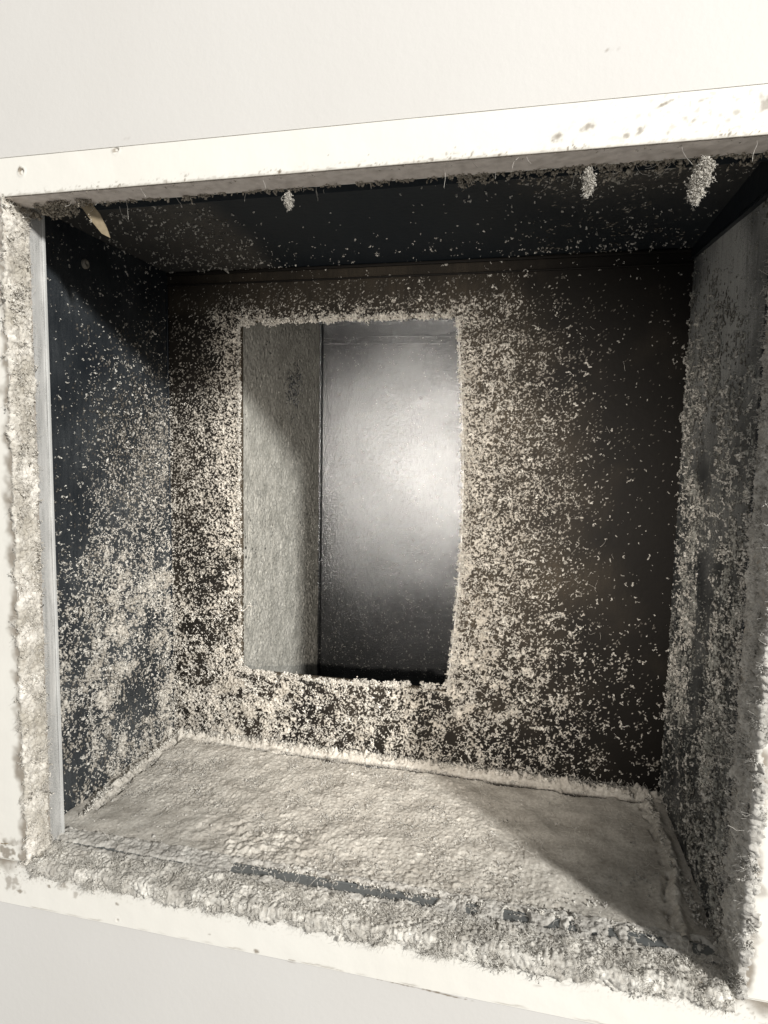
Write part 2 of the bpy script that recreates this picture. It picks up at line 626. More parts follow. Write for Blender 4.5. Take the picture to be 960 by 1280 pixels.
b.inputs['Roughness'].default_value = 0.6
b.inputs['Metallic'].default_value = 0.4
M_screw = m

# ------------------------------------------------------------------ sizes (metres)
W, H = 0.400, 0.394          # the opening
T = 0.030                    # wall thickness up to the metal box
D = 0.1913                   # back panel of the box
XL, XR, ZT, ZB = -0.0146, 0.400, 0.404, -0.004
FW = 0.4                     # back wall of the branch duct
OX0, OX1, OZ0, OZ1 = 0.0525, 0.2365, 0.0625, 0.3615   # hole in the back panel
TOPB, BOTB = 0.0202, 0.0290  # widths of the top and bottom boards


def hole_right(z):
    """the right edge of the hole bows outwards"""
    return 0.2325 + 0.0088 * np.sin(np.pi * np.clip((z - 0.055) / 0.31, 0, 1))


# ------------------------------------------------------------------ wall
def dirt_grid(name, P, N, ur, vr, step, dirt, mat, parent=None, hfun=None, cutout=None):
    nu = int((ur[1] - ur[0]) / step) + 2
    nv = int((vr[1] - vr[0]) / step) + 2
    u, v = np.meshgrid(np.linspace(*ur, nu), np.linspace(*vr, nv), indexing='ij')
    h = hfun(u, v) if hfun is not None else np.zeros_like(u)
    X = P(u, v, h).reshape(-1, 3)
    Q = grid_quads(nu, nv)
    if cutout is not None:
        uc = u.ravel()[Q].mean(1)
        vc = v.ravel()[Q].mean(1)
        Q = Q[~cutout(uc, vc)]
    if flip_for(P, N): Q = Q[:, ::-1]
    at = {'dirt': dirt(u, v).ravel()} if not isinstance(dirt, dict) else {k: f(u, v).ravel() for k, f in dirt.items()}
    return link(name, raw_mesh(name, X, Q, at), mat, parent)


def spots(L):
    L = np.array(L, float)

    def f(u, v):
        d = np.zeros_like(u)
        wob = fbm(u, v, 0.0035, 3, 3) * 0.9
        for x, z, a, bb, ang, s in L:
            ca, sa = math.cos(ang), math.sin(ang)
            p = ((u - x) * ca + (v - z) * sa) / a
            q = (-(u - x) * sa + (v - z) * ca) / bb
            d = np.maximum(d, s * smooth(1.25, 0.3, np.sqrt(p * p + q * q) + wob * 0.8))
        return d
    return f


# wall slabs round the frame; the outer face is 1.5 mm behind the face of the frame
g = 0.0011
fx0, fx1 = -0.024, 0.424
fz0, fz1 = -BOTB, H + TOPB
wall = empty('wall', 'plain off-white painted wall surrounding the square duct opening', 'wall')
wall['kind'] = 'structure'
wm = [(-0.9, -0.9, 1.4, fz0 - 0.0004), (-0.9, fz1 + g, 1.4, 1.4), (-0.9, fz0 - 0.0004, fx0 - g, fz1 + g), (fx1 + g, fz0 - 0.0004, 1.4, fz1 + g)]
Pw = patch((0, 0.0015, 0), (1, 0, 0), (0, 0, 1), (0, -1, 0))
wspots = spots([(0.3182, 0.4357, .0006, .0004, 0, .6), (0.3225, 0.4362, .002, .0004, 0, .6), (0.077, 0.4185, 0.002, 0.0007, 0.1, .4),
                (0.1511, -0.0301, .0009, .0007, 0, .9), (0.1714, -0.0309, .0025, .0004, -.1, .7), (.235, -.0306, .014, .00045, -.02, 1), (.257, -.0312, .013, .00055, -.03, 1), (0.062, -0.0285, .001, .0012, 0, .6)])


def wdirt(u, v):
    return np.clip(wspots(u, v), 0, 1)


parts = []
for k, (a, bz, c, dz) in enumerate(wm):
    box('wall_board', (a, 0.0035, bz), (c, T - 0.001, dz), M_wall, wall)
V_, F_l, off = [], [], 0
for (a, bz, c, dz) in [(-0.9, -0.9, 1.4, fz0 - 0.0004), (-0.9, fz1 + g, 1.4, 1.4), (-0.9, fz0 - 0.0004, fx0 - g, fz1 + g), (fx1 + g, fz0 - 0.0004, 1.4, fz1 + g)]:
    # skin with fine cells near the picture
    us = np.unique(np.concatenate([np.linspace(a, c, 12), np.arange(max(a, -0.03), min(c, 0.43), 0.0012) if a < 0.43 and c > -0.03 else []]))
    vs = np.unique(np.concatenate([np.linspace(bz, dz, 8), np.arange(max(bz, -0.045), min(dz, -0.0285), 0.0004) if bz < -0.1 else [],
                                   np.arange(fz1 + g, 0.45, 0.0012) if dz > 1 else []]))
    u, v = np.meshgrid(us, vs, indexing='ij')
    X = Pw(u, v, np.zeros_like(u)).reshape(-1, 3)
    Q = grid_quads(len(us), len(vs))
    if flip_for(Pw, (0, -1, 0)): Q = Q[:, ::-1]
    link('wall_paint_skin', raw_mesh('wall_paint_skin', X, Q, {'dirt': wdirt(u, v).ravel()}), M_wall, wall)
    # the skin's thickness at the groove
for lo, hi in [((fx0 - g - .0009, 0.0016, fz0), (fx0 - g, 0.0036, fz1 + g)), ((fx1 + g, 0.0016, fz0), (fx1 + g + .0009, 0.0036, fz1 + g)),
               ((fx0, 0.0016, fz1 + g), (fx1, 0.0036, fz1 + g + .0009)), ((fx0, 0.0016, fz0 - .0013), (fx1, 0.0036, fz0 - .0004))]:
    box('groove_edge', lo, hi, M_wall, wall)

# ------------------------------------------------------------------ frame of four boards
frame = empty('opening_frame', 'narrow cream painted frame of flat boards round the duct opening, soiled with dust', 'frame')
tspots = spots([(0.3120, 0.4035, .0035, .0015, .2, .75), (0.3085, 0.4025, .001, .001, 0, .5), (0.2984, 0.4000, .0027, .0016, .1, .8), (0.3427, 0.4101, .0032, .0007, .35, .8),
                (0.3581, 0.4102, .003, .0008, .2, .5), (0.3554, 0.4023, .0015, .001, .6, .7), (0.3521, 0.4036, .0012, .001, .6, .4),
                (0.3335, 0.3993, .003, .0008, .5, .7), (0.3278, 0.3988, .0018, .0012, .3, .7), (0.3350, 0.4009, .0022, .0014, .4, .7),
                (0.345, 0.398, .0015, .0012, 0, .5), (0.3723, 0.4040, .0018, .0012, .2, .45), (0.3694, 0.4011, .0015, .001, .2, .4),
                (0.3830, 0.4065, .0030, .0040, .4, .65), (0.3870, 0.4095, .0030, .0012, .3, 1.0), (0.0135, 0.4062, .0022, .0022, 0, .95),
                (0.0724, 0.4131, .0032, .0011, .1, .8), (0.248, 0.397, .0006, .0006, 0, .6), (0.252, 0.3995, .0005, .0006, 0, .5),
                (0.19, 0.401, .0004, .0004, 0, .5), (0.21, 0.3995, .0005, .0003, 0, .5)])


def tdirt(u, v):
    e = smooth(H + 0.0042, H - 0.0004, v + 0.0026 * fbm(u, v, 0.012, 2, 9))
    sp = smooth(0.25, 0.55, fbm(u, v, 0.0018, 2, 12)) * e * (0.4 + 0.6 * smooth(.05, .3, fbm(u, v * 0, .04, 2, 8) + .2))
    band = smooth(H + 0.0011, H + 0.0001, v + 0.0005 * fbm(u, v, 0.003, 2, 19)) * 0.55
    rt = smooth(0.27, 0.36, u) * smooth(0.45, 0.75, fbm(u, v, 0.003, 3, 14)) * 0.3
    return np.clip(np.maximum.reduce([tspots(u, v), sp, band, rt]), 0, 1)


def crater(L):
    def f(u, v):
        h = 0.00012 * fbm(u, v, 0.02, 2, 4)
        for x, z, r, d in L:
            q = np.hypot(u - x, v - z) / r
            h = h - d * smooth(1.0, 0.35, q) + d * 0.35 * np.exp(-((q - 1.15) / 0.25) ** 2)
        return h
    return f


Pf = patch((0, 0, 0), (1, 0, 0), (0, 0, 1), (0, -1, 0))
eps = 0.0004
box('board', (fx0, 0.0006, H + .0003), (fx1, 0.0190, fz1), M_frame, frame, 0.0003)
dirt_grid('painted_face', Pf, (0, -1, 0), (fx0, fx1), (H, fz1), 0.0007, tdirt, M_frame, frame,
          crater([(0.0135, 0.4062, .0018, .0012), (0.3870, 0.4092, .0022, .0012), (0.0724, 0.4131, .0018, .0006)]))
bspots = spots([(0.0151, -0.0124, .0012, .0012, 0, .8), (0.0254, -0.0095, .004, .0025, .5, .7), (0.0618, -0.0255, .0011, .001, 0, .95), (0.062, -0.0152, .0012, .0010, 0, .9),
                (0.0335, -0.0145, .0022, .0022, .3, .5), (0.1223, -0.0227, .0008, .0005, 0, .5), (0.1511, -0.0275, .0016, .0010, 0, .85), (0.3065, -0.0144, .002, .0007, .1, .35),
                (-0.0120, -0.0150, .005, .006, 1, .6), (-0.006, -0.0195, .003, .0014, 0, .8), (0.172, -.0283, .003, .0006, -.1, .6), (0.2, -.0286, .006, .0004, -.05, .5)])


def bdirt(u, v):
    e = smooth(-0.0085, 0.001, v + 0.004 * fbm(u, v, 0.012, 3, 29))
    sp = smooth(0.28, 0.6, fbm(u, v, 0.002, 2, 22)) * smooth(-.016, -.004, v) * .6
    crack = smooth(0.0007, 0.0001, np.abs(v + .0282 + .0004 * fbm(u, v, .005, 2, 3))) * smooth(-.1, .35, fbm(u, v * 0, .025, 2, 44)) * .5
    return np.clip(np.maximum.reduce([bspots(u, v), sp, e * 0.9, crack]), 0, 1)


box('board', (fx0, 0.0006, fz0), (fx1, 0.0190, -.0003), M_frame, frame, 0.0003)
dirt_grid('painted_face', Pf, (0, -1, 0), (fx0, fx1), (fz0, 0.0), 0.0007, bdirt, M_frame, frame, crater([(0.0618, -0.0255, .0012, .0005)]))


def ldirt(u, v):
    e = smooth(-0.0075, -0.0005, u + 0.004 * fbm(u, v, 0.012, 3, 39)) * .85
    low = smooth(0.016, 0.008, v + .004 * fbm(u, v, .006, 2, 7)) * smooth(.0, .35, fbm(u, v, .005, 2, 51) + .25) * .8
    return np.clip(np.maximum(e, low), 0, 1)


def rdirt(u, v):
    e = smooth(W + 0.0065, W + 0.0005, u + 0.004 * fbm(u, v, 0.012, 3, 49)) * .85
    return np.clip(e, 0, 1)


box('board', (fx0, 0.0008, 0.0007), (0.0, 0.0188, H - .0007), M_frame, frame, 0.0003)
dirt_grid('painted_face', Pf, (0, -1, 0), (fx0, 0.0), (0.0009, H - .0006), 0.0007, ldirt, M_frame, frame, crater([]))
box('board', (W, 0.0008, 0.0007), (fx1, 0.0188, H - .0007), M_frame, frame, 0.0003)
dirt_grid('painted_face', Pf, (0, -1, 0), (W, fx1), (0.0009, H - .0006), 0.0007, rdirt, M_frame, frame, crater([]))
# filler in the groove below the bottom board, broken open on one stretch
cv = []
xs = np.arange(fx0, fx1, 0.002)
for (a, c) in ((fx0, 0.221), (0.2705, fx1)):
    box('filler_bead', (a, 0.0007, fz0 - 0.0012), (c, 0.0035, fz0 + 0.0001), M_wall, frame, 0.0005)
box('open_joint', (0.221, 0.0026, fz0 - 0.0020), (0.2705, 0.0035, fz0 - 0.0002), M_gap, frame)
# jamb linings: the thickness of the wall
Pt = patch((0, 0, H - .0005), (1, 0, 0), (0, 1, 0), (0, 0, -1))
dirt_grid('jamb_lining', Pt, (0, 0, -1), (0, W), (0.0003, 0.0160), 0.001,
          lambda u, v: np.clip(.1 + .25 * fbm(u, v, .006, 3, 2) + smooth(.014, .021, v) * .4, 0, 1), M_jamb_top, frame, lambda u, v: 0.0002 * fbm(u, v, .003, 3, 6))
Pl = patch((0.0005, 0, 0), (0, 1, 0), (0, 0, 1), (1, 0, 0))
dirt_grid('jamb_lining', Pl, (1, 0, 0), (0.0003, 0.019), (0, H), 0.001,
          lambda u, v: np.clip(.3 + .6 * fbm(u, v, .006, 3, 62), 0, 1), M_jamb, frame, lambda u, v: 0.0005 * fbm(u, v, .003, 3, 6))
Pr = patch((W - 0.0005, 0, 0), (0, 1, 0), (0, 0, 1), (-1, 0, 0))
dirt_grid('jamb_lining', Pr, (-1, 0, 0), (0.0003, 0.030), (0, H), 0.001,
          lambda u, v: np.clip(.5 + .6 * fbm(u, v, .006, 3, 72), 0, 1), M_jamb, frame, lambda u, v: 0.0008 * fbm(u, v, .003, 3, 6))
Pb = patch((0, 0, 0.0005), (1, 0, 0), (0, 1, 0), (0, 0, 1))
dirt_grid('jamb_lining', Pb, (0, 0, 1), (0, W), (0.0003, 0.0187), 0.001,
          lambda u, v: np.clip(.6 + .6 * fbm(u, v, .006, 3, 82), 0, 1), M_jamb, frame, lambda u, v: 0.0005 * fbm(u, v, .003, 3, 6))

# ------------------------------------------------------------------ the metal box
duct = empty('duct_box', 'dark sheet metal duct box behind the wall, its back pierced by an upright rectangular hole', 'duct')
BACK = [ (-7,398,0.25),(52,396,0.35),(122,393,0.35),(187,390,0.35),(250,388,0.25),(309,386,0.15),(365,384,0.10),(394,382,0.10),(0,371,0.30),(45,370,0.60),(244,364,0.55),(263,364,0.35),(310,363,0.12),(366,361,0.03),(-4,331,0.35),(22,331,0.50),(48,331,0.80),(242,328,0.75),(264,328,0.50),(300,327,0.30),(329,327,0.12),(368,327,0.04),(392,326,0.10),(-5,263,0.45),(22,263,0.60),(48,264,0.85),(247,267,0.80),(272,267,0.55),(308,268,0.40),(334,268,0.22),(360,268,0.05),(390,269,0.04),(-6,193,0.45),(21,194,0.65),(47,195,0.85),(249,204,0.75),(274,205,0.60),(311,206,0.45),(340,208,0.30),(363,209,0.05),(391,210,0.04),(-7,143,0.60),(20,144,0.50),(47,146,0.80),(251,159,0.80),(282,161,0.65),(313,163,0.55),(339,164,0.40),(371,166,0.06),(393,168,0.05),(-12,84,0.50),(12,86,0.50),(43,89,0.80),(253,107,0.80),(284,109,0.60),(321,113,0.50),(347,115,0.30),(374,117,0.08),(-13,32,0.60),(19,35,0.75),(50,38,0.80),(88,42,0.80),(125,46,0.40),(160,50,0.70),(208,55,0.75),(248,59,0.70),(286,64,0.50),(323,67,0.40),(358,71,0.15),(387,74,0.05),(-13,-2,0.80),(50,5,0.85),(125,14,0.60),(161,19,0.65),(195,23,0.65),(235,28,0.50),(274,32,0.45),(324,38,0.35),(360,42,0.20),(389,46,0.10),(275,2,0.50),(325,8,0.40),(373,15,0.10) ]
LEFT = [ (62,365,0.15),(98,375,0.10),(135,384,0.15),(185,397,0.10),(63,314,0.05),(96,318,0.25),(144,325,0.40),(184,330,0.35),(61,260,0.05),(85,261,0.20),(121,262,0.35),(164,262,0.50),(62,206,0.10),(100,202,0.45),(139,198,0.50),(174,194,0.50),(66,166,0.35),(98,160,0.65),(138,153,0.70),(178,145,0.70),(62,122,0.35),(96,112,0.75),(116,106,0.65),(159,93,0.30),(180,87,0.60),(62,76,0.50),(95,63,0.75),(122,52,0.12),(157,38,0.25),(179,29,0.70),(61,47,0.20),(93,32,0.60),(113,23,0.60),(144,8,0.50),(58,13,0.12),(74,4,0.35) ]
RIGHT = [ (145,395,0.10),(78,374,0.10),(215,347,0.30),(149,336,0.30),(66,321,0.25),(182,297,0.60),(138,294,0.50),(58,287,0.35),(197,263,0.50),(121,263,0.10),(80,262,0.50),(40,262,0.35),(182,211,0.30),(148,215,0.60),(85,221,0.35),(50,225,0.40),(191,150,0.30),(145,161,0.70),(107,170,0.20),(60,180,0.50),(196,87,0.50),(152,102,0.60),(112,117,0.25),(79,129,0.50),(51,139,0.50),(189,26,0.30),(118,61,0.30),(68,85,0.70),(41,99,0.60),(124,2,0.30),(88,25,0.50),(44,52,0.70),(48,3,0.60),(29,18,0.80) ]
TOPP = [ (384,28,0.15),(355,23,0.40),(330,18,0.35),(363,42,0.30),(332,37,0.45),(301,31,0.30),(278,27,0.10),(222,17,0.08),(361,68,0.15),(319,60,0.20),(260,50,0.05),(196,39,0.02),(130,27,0.04),(64,15,0.10),(351,110,0.12),(281,98,0.08),(209,86,0.04),(135,73,0.02),(60,60,0.30),(25,54,0.20),(390,164,0.10),(307,150,0.10),(226,137,0.05),(133,122,0.05),(55,109,0.30),(21,103,0.20) ]

fB0, fL0, fR, fT = table(BACK, .015), table(LEFT, .012), table(RIGHT, .012), table(TOPP, .02)
fB = lambda u, v: fB0(u, v) * (1 - .65 * smooth(.366, .385, v)) * (1 - .55 * smooth(.035, .01, u) * smooth(.27, .33, v)) * (1 - .6 * smooth(.285, .365, u + .03 * fbm(u, v, .05, 2, 15))) * (1 + .08 * smooth(.14, .08, v))
fL = lambda u, v: fL0(u, v) * (1 - .5 * smooth(.26, .32, v)) * (1 + .05 * smooth(.17, .1, v))


def hole_cut(u, v):
    return (u > OX0 + 0.0002) & (u < hole_right(v)) & (v > OZ0) & (v < OZ1)


def bulge(u, v):
    return 0.0006 * fbm(u, v, 0.12, 2, 5)


# back panel: four pieces of one sheet, cut with the bowed edge
PB = patch((0, D, 0), (1, 0, 0), (0, 0, 1), (0, -1, 0))
nz = 60
zs = np.unique(np.concatenate([[ZB - .003, ZT + .003], np.linspace(ZB, ZT, 90), [OZ0, OZ1]]))
xs_l = np.linspace(XL, OX0, 24)
V_, Fq, FA = [], [], []


def add_grid(u, v, y):
    n0 = sum(len(a) for a in V_)
    V_.append(np.stack([u, np.full_like(u, y), v], -1).reshape(-1, 3))
    q = grid_quads(*u.shape) + n0
    Fq.append(q)


def strip(x0f, x1f, za, zb, n):
    z = zs[(zs >= za - 1e-9) & (zs <= zb + 1e-9)]
    t = np.linspace(0, 1, n)
    x0, x1 = x0f(z), x1f(z)
    u = x0[None] * (1 - t[:, None]) + x1[None] * t[:, None]
    return u, np.repeat(z[None], n, 0)


cx = lambda c: (lambda z: np.full_like(z, c))
for sgn, y in ((1, D), (-1, D + 0.0011)):
    for args in ((cx(XL - .003), cx(OX0), ZB - .003, ZT + .003, 24), (cx(OX0), hole_right, ZB - .003, OZ0, 60), (cx(OX0), hole_right, OZ1, ZT + .003, 60), (hole_right, cx(XR + .003), ZB - .003, ZT + .003, 60)):
        u, v = strip(*args)
        add_grid(u, v, y)
        if sgn < 0: Fq[-1] = Fq[-1][:, ::-1]
V_ = np.concatenate(V_)
Fq = np.concatenate(Fq)
film = np.clip(-0.03 + fB(V_[:, 0], V_[:, 2]) * (.10 + .34 * smooth(.12, .26, V_[:, 0]) * smooth(.02, .16, V_[:, 2])) + .10 * fbm(V_[:, 0], V_[:, 2], .06, 3, 33) + .16 * smooth(.36, .38, V_[:, 2]) * smooth(.36, .2, V_[:, 0]), 0, 1)
me = raw_mesh('back_panel', V_, Fq, {'film': film})
back = link('back_panel', me, M_black, duct)


def ribbon(name, path, w0, w1, wdir, mat, parent, thick=None):
    """a strip along a path between offsets w0 and w1 in direction wdir, of some thickness along thick"""
    path = np.array(path, float)
    wd = np.array(wdir, float)
    th = np.array(thick if thick is not None else (0, 0.0008, 0), float)
    n = len(path)
    V = np.concatenate([path + wd * w0, path + wd * w1, path + wd * w1 + th, path + wd * w0 + th])
    F = []
    for i in range(n - 1):
        for k in range(4):
            F.append((i + k * n, i + 1 + k * n, i + 1 + ((k + 1) % 4) * n, i + ((k + 1) % 4) * n))
    F += [(0, n, 2 * n, 3 * n), (n - 1, 4 * n - 1, 3 * n - 1, 2 * n - 1)]
    me = raw_mesh(name, V, F, {'film': np.full(len(V), .5)}, smooth_=False)
    return link(name, me, mat, parent)


# turned lip round the hole
zz = np.linspace(OZ0, OZ1, 30)
ribbon('hole_lip', [(hole_right(z) + .0002, D - .0012, z) for z in zz], 0, 0.0009, (1, 0, 0), M_flange, back, (0, 0.006, 0))
ribbon('hole_lip', [(OX0 - .0009, D - .0009, z) for z in zz], 0, 0.0009, (1, 0, 0), M_black, back, (0, 0.005, 0))
ribbon('hole_lip', [(x, D - .0009, OZ0 - .0009) for x in np.linspace(OX0, .2318, 20)], 0, 0.0009, (0, 0, 1), M_black, back, (0, 0.005, 0))
ribbon('hole_lip', [(x, D - .0009, OZ1) for x in np.linspace(OX0, .2318, 20)], 0, 0.0009, (0, 0, 1), M_black, back, (0, 0.005, 0))


def panel(name, P, N, ur, vr, filmf, mat, parent, step=0.004, hf=None, thick=0.001):
    o = dirt_grid(name, P, N, ur, vr, step, {'film': lambda u, v: np.clip(filmf(u, v), 0, 1)}, mat, parent, hf or bulge)
    s = o.modifiers.new('solid', 'SOLIDIFY')
    s.thickness = thick
    s.offset = -1
    return o


PL = patch((XL, 0, 0), (0, 1, 0), (0, 0, 1), (1, 0, 0))
panel('side_panel', PL, (1, 0, 0), (T + .0002, D + .003), (ZB - .003, ZT + .003), lambda u, v: .12 + fL(u, v) * .22 + .12 * fbm(u, v, .05, 3, 21), M_blue, duct)
PR = patch((XR, 0, 0), (0, 1, 0), (0, 0, 1), (-1, 0, 0))
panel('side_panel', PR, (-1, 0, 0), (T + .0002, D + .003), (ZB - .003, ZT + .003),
      lambda u, v: .02 + fR(u, v) * .35 * smooth(.05, .25, v) + .25 * fbm(u, v, .04, 3, 23) + 1.3 * np.exp(-((u - .12) ** 2 + (v - .35) ** 2) / .004), M_dust_glare, duct)  # the round pale patch high up is flash glare painted into the film
PT = patch((0, 0, ZT), (1, 0, 0), (0, 1, 0), (0, 0, -1))
panel('top_panel', PT, (0, 0, -1), (XL - .003, XR + .003), (T + .0002, D + .003), lambda u, v: np.clip(fT(u, v) - .08, 0, 1) * 2.2, M_ceil, duct)
PF = patch((0, 0, ZB), (1, 0, 0), (0, 1, 0), (0, 0, 1))
panel('bottom_panel', PF, (0, 0, 1), (XL - .003, XR + .003), (T + .0002, D + .003), lambda u, v: .8 + 0 * u, M_blue, duct)
# flanges that line the cut of the wall
fl = panel('flange', patch((0, 0, 0), (0, 1, 0), (0, 0, 1), (1, 0, 0)), (1, 0, 0), (0.0150, T), (ZB, ZT),
           lambda u, v: .55 + 1.1 * fbm(u * 3, v * .22, .009, 3, 101) + .9 * smooth(.12, .0, v) + .5 * smooth(.022, .018, u), M_flange, duct, .0012, lambda u, v: .0004 * fbm(u, v * .2, .01, 2, 6))
ribbon('flange_hem', [(0.0003, T - .0011, z) for z in np.linspace(-.003, H, 40)], 0, .0015, (0, 1, 0), M_hem, fl, (.0012, 0, 0))
box('flange', (XL - .001, T - .0008, ZB), (-.0013, T, ZT), M_blue, duct)
fb = box('flange', (0.0, 0.0190, -.0010), (W, T - .0003, 0.0008), M_lip, duct, .0004)
box('flange', (0.0, T - .0002, ZB), (W, T + .0006, 0.0011), M_lip, duct)
box('flange', (0.0, T - .0008, H + .001), (W, T, ZT), M_ceil, duct)
fr = box('flange', (W - .0012, 0.0305, ZB), (W - .0001, 0.0335, ZT), M_blue, duct, .0004)
# folded seams
box('seam', (XL, D - .0022, 0.3925), (XR, D - .0001, 0.3938), M_black, duct, .0005)
box('seam', (XL, D - .0030, 0.4010), (XR, D - .0001, 0.4032), M_black, duct, .0006)
prism('seam', [(T + .002, .4035), (D - .003, .4035), (D - .003, .3980), (T + .002, .3850)], XR - .0022, XR - .0003, (1, 2, 0), M_blue, duct)
prism('seam', [(T + .002, .3835), (D - .003, .3970), (D - .003, .3960), (T + .002, .3820)], XR - .0032, XR - .0003, (1, 2, 0), M_blue, duct)
# vertical fold in the right-hand side
box('seam', (XL + .0001, D - .0040, ZB), (XL + .0016, D - .0024, .39), M_blue, duct, .0005)


def screw(loc, axis, r, parent, name='screw'):
    n = 14
    ax = np.array(axis, float)
    a = np.cross(ax, (0.3, 0.2, 0.9))
    a /= np.linalg.norm(a)
    b_ = np.cross(ax, a)
    V, F = [], []
    prof = [(0, 1.0), (.35, 1.0), (.62, .8), (.7, .45), (.45, .40), (.42, 0.02)]
    for h, rr_ in prof:
        for k in range(n):
            t = 2 * math.pi * k / n
            V.append(np.array(loc) + ax * h * r + (a * math.cos(t) + b_ * math.sin(t)) * r * rr_)
    for i in range(len(prof) - 1):
        for k in range(n):
            F.append((i * n + k, i * n + (k + 1) % n, (i + 1) * n + (k + 1) % n, (i + 1) * n + k))
    return link(name, raw_mesh(name, V, F), M_screw, parent)


screw((XL + .0003, .0855, .3822), (1, 0, 0), .0034, duct)

# ------------------------------------------------------------------ the duct behind the hole
branch = empty('branch_duct', 'galvanised metal duct beyond the hole, bright flash glare on its far panel', 'duct', (0.2, D + .002, 0.2))
BX = 0.0515
PF2 = patch((BX, FW, 0), (1, 0, 0), (0, 0, 1), (0, -1, 0))
# the far panel is set slightly askew
ang = math.radians(5.4)
PF2 = patch((BX, FW, 0), (math.cos(ang), math.sin(ang), 0), (0, 0, 1), (math.sin(ang), -math.cos(ang), 0))
BT, BBm = 0.392, -0.03
panel('far_panel', PF2, (math.sin(ang), -math.cos(ang), 0), (0, .40), (BBm, .45), lambda u, v: .5 + 0 * u, M_branch, branch, .005)
PSl = patch((BX, 0, 0), (0, 1, 0), (0, 0, 1), (1, 0, 0))
panel('side_panel', PSl, (1, 0, 0), (D + .0015, FW), (BBm, .45), lambda u, v: .9 + 0 * u, M_branch, branch, .005)
PSr = patch((BX + .38, 0, 0), (0, 1, 0), (0, 0, 1), (-1, 0, 0))
panel('side_panel', PSr, (-1, 0, 0), (D + .0015, FW + .03), (BBm, .45), lambda u, v: .5 + 0 * u, M_branch, branch, .005)
PSt = patch((BX, 0, BT + .012), (1, 0, 0), (0, 1, 0), (0, 0, -1))
panel('top_panel', PSt, (0, 0, -1), (0, .38), (D + .0015, FW + .03), lambda u, v: .5 + 0 * u, M_branch, branch, .005)
PSb = patch((BX, 0, BBm), (1, 0, 0), (0, 1, 0), (0, 0, 1))
panel('bottom_panel', PSb, (0, 0, 1), (0, .38), (D + .0015, FW + .03), lambda u, v: .9 + 0 * u, M_branch, branch, .005)


def slab_on_far(name, u0, u1, z0, z1, d, mat):
    u = np.array([u0, u1, u1, u0, u0, u1, u1, u0])
    z = np.array([z0, z0, z0, z0, z1, z1, z1, z1])
    h = np.array([0.0002, .0002, d, d] * 2)
    V = PF2(u, z, h)
    me = raw_mesh(name, V, BOXF, {'film': np.full(8, .2)}, smooth_=False)
    import bmesh
    bm = bmesh.new(); bm.from_mesh(me); bmesh.ops.recalc_face_normals(bm, faces=bm.faces[:]); bm.to_mesh(me); bm.free()
    return link(name, me, mat, branch)


slab_on_far('seam', .055, .33, .3855, .3868, .0030, M_branch)
slab_on_far('seam', .0, .33, .3780, .3788, .0022, M_branch)
slab_on_far('seam', .0006, .0026, BBm, .40, .0025, M_branch)

# ------------------------------------------------------------------ dust, all of it real relief
def stuff(o, label, cat='dust'):
    tag(o, label, cat, None, 'stuff')
    return o


fineB = lambda u, v: np.clip(smooth(.05, .26, v) * .75 + .25 - .35 * smooth(.30, .36, u) * smooth(.2, .1, v), 0, 1)
stuff(dust_sheet(PB, (0, -1, 0), (XL, XR - .0005), (ZB, .3925), 0.00055, lambda u, v: fB(u, v), M_coat, 'dust_coat', fineB,
                 amp=.0019, lam=(.0030, .0052), seed=1, cutout=hole_cut), 'beige crumbly dust clinging to the back panel round the upright hole')
coarseB = lambda u, v: np.clip(fB(u, v) * (smooth(.17, .06, v) * .9 + .95 * np.exp(-((u - .250) / .020) ** 2) + .45 * smooth(.24, .27, u) + .25 * smooth(.20, .1, v)
                               + .9 * np.exp(-((v - .368) / .008) ** 2) * smooth(.03, .06, u) * smooth(.30, .25, u)), 0, 1)
stuff(grains(PB, (0, -1, 0), (XL, XR), (ZB, ZT), lambda u, v: fB(u, v) ** 1.3 * (1 - .7 * coarseB(u, v)) + .03, 15500, .00026, .00075, M_dust, 'dust_flecks', cutout=hole_cut),
      'tiny curled dust flecks standing on the back panel round the hole')
stuff(veins(PB, (0, -1, 0), (XL, XR), (ZB, ZT), coarseB, 4000, (.00045, .00090), M_dust, 'dust_threads', drift=(0, 0, .5), cutout=hole_cut),
      'raised twisting threads of dust right of the hole and along the foot of the back panel')
fineL = lambda u, v: np.clip(smooth(.10, .24, v), 0, 1)
stuff(dust_sheet(PL, (1, 0, 0), (T + .001, D), (ZB, ZT), 0.0006, lambda u, v: fL(u, v) * .95, M_coat, 'dust_coat', fineL, amp=.0019, lam=(.0030, .0052), seed=2,
                 aniso=(1, .8)), 'pale dust speckles on the left-hand side panel of the duct box')
stuff(grains(PL, (1, 0, 0), (T, D), (ZB, ZT), lambda u, v: fL(u, v) + .03, 8000, .00028, .0008, M_dust, 'dust_flecks'),
      'raised pale dust crumbs thickest low on the left-hand side panel')
stuff(veins(PL, (1, 0, 0), (T + .002, D), (ZB, ZT), lambda u, v: np.clip(fL(u, v) * 1.2 - .25, 0, 1) * smooth(.26, .15, v), 1900, (.00045, .00085), M_dust, 'dust_threads', lam=.008),
      'pale crumbly threads of dust low on the left-hand side panel near the back corner')
stuff(veins(PR, (-1, 0, 0), (T + .006, D), (ZB, ZT), lambda u, v: np.clip(fR(u, v) * 1.3 - .3, 0, 1), 1500, (.00045, .0010), M_dust, 'dust_threads', lam=.012, drift=(0, 0, 1.2)),
      'upright trails of matted dust threads on the right-hand side panel')
stuff(dust_sheet(PR, (-1, 0, 0), (T + .004, D), (ZB, ZT), 0.0008, lambda u, v: fR(u, v) * .9, M_coat_grey, 'dust_coat', lambda u, v: .3 + 0 * u, amp=.0018,
                 seed=3, aniso=(1, .7)), 'grey dust patches on the right-hand side panel of the duct box')
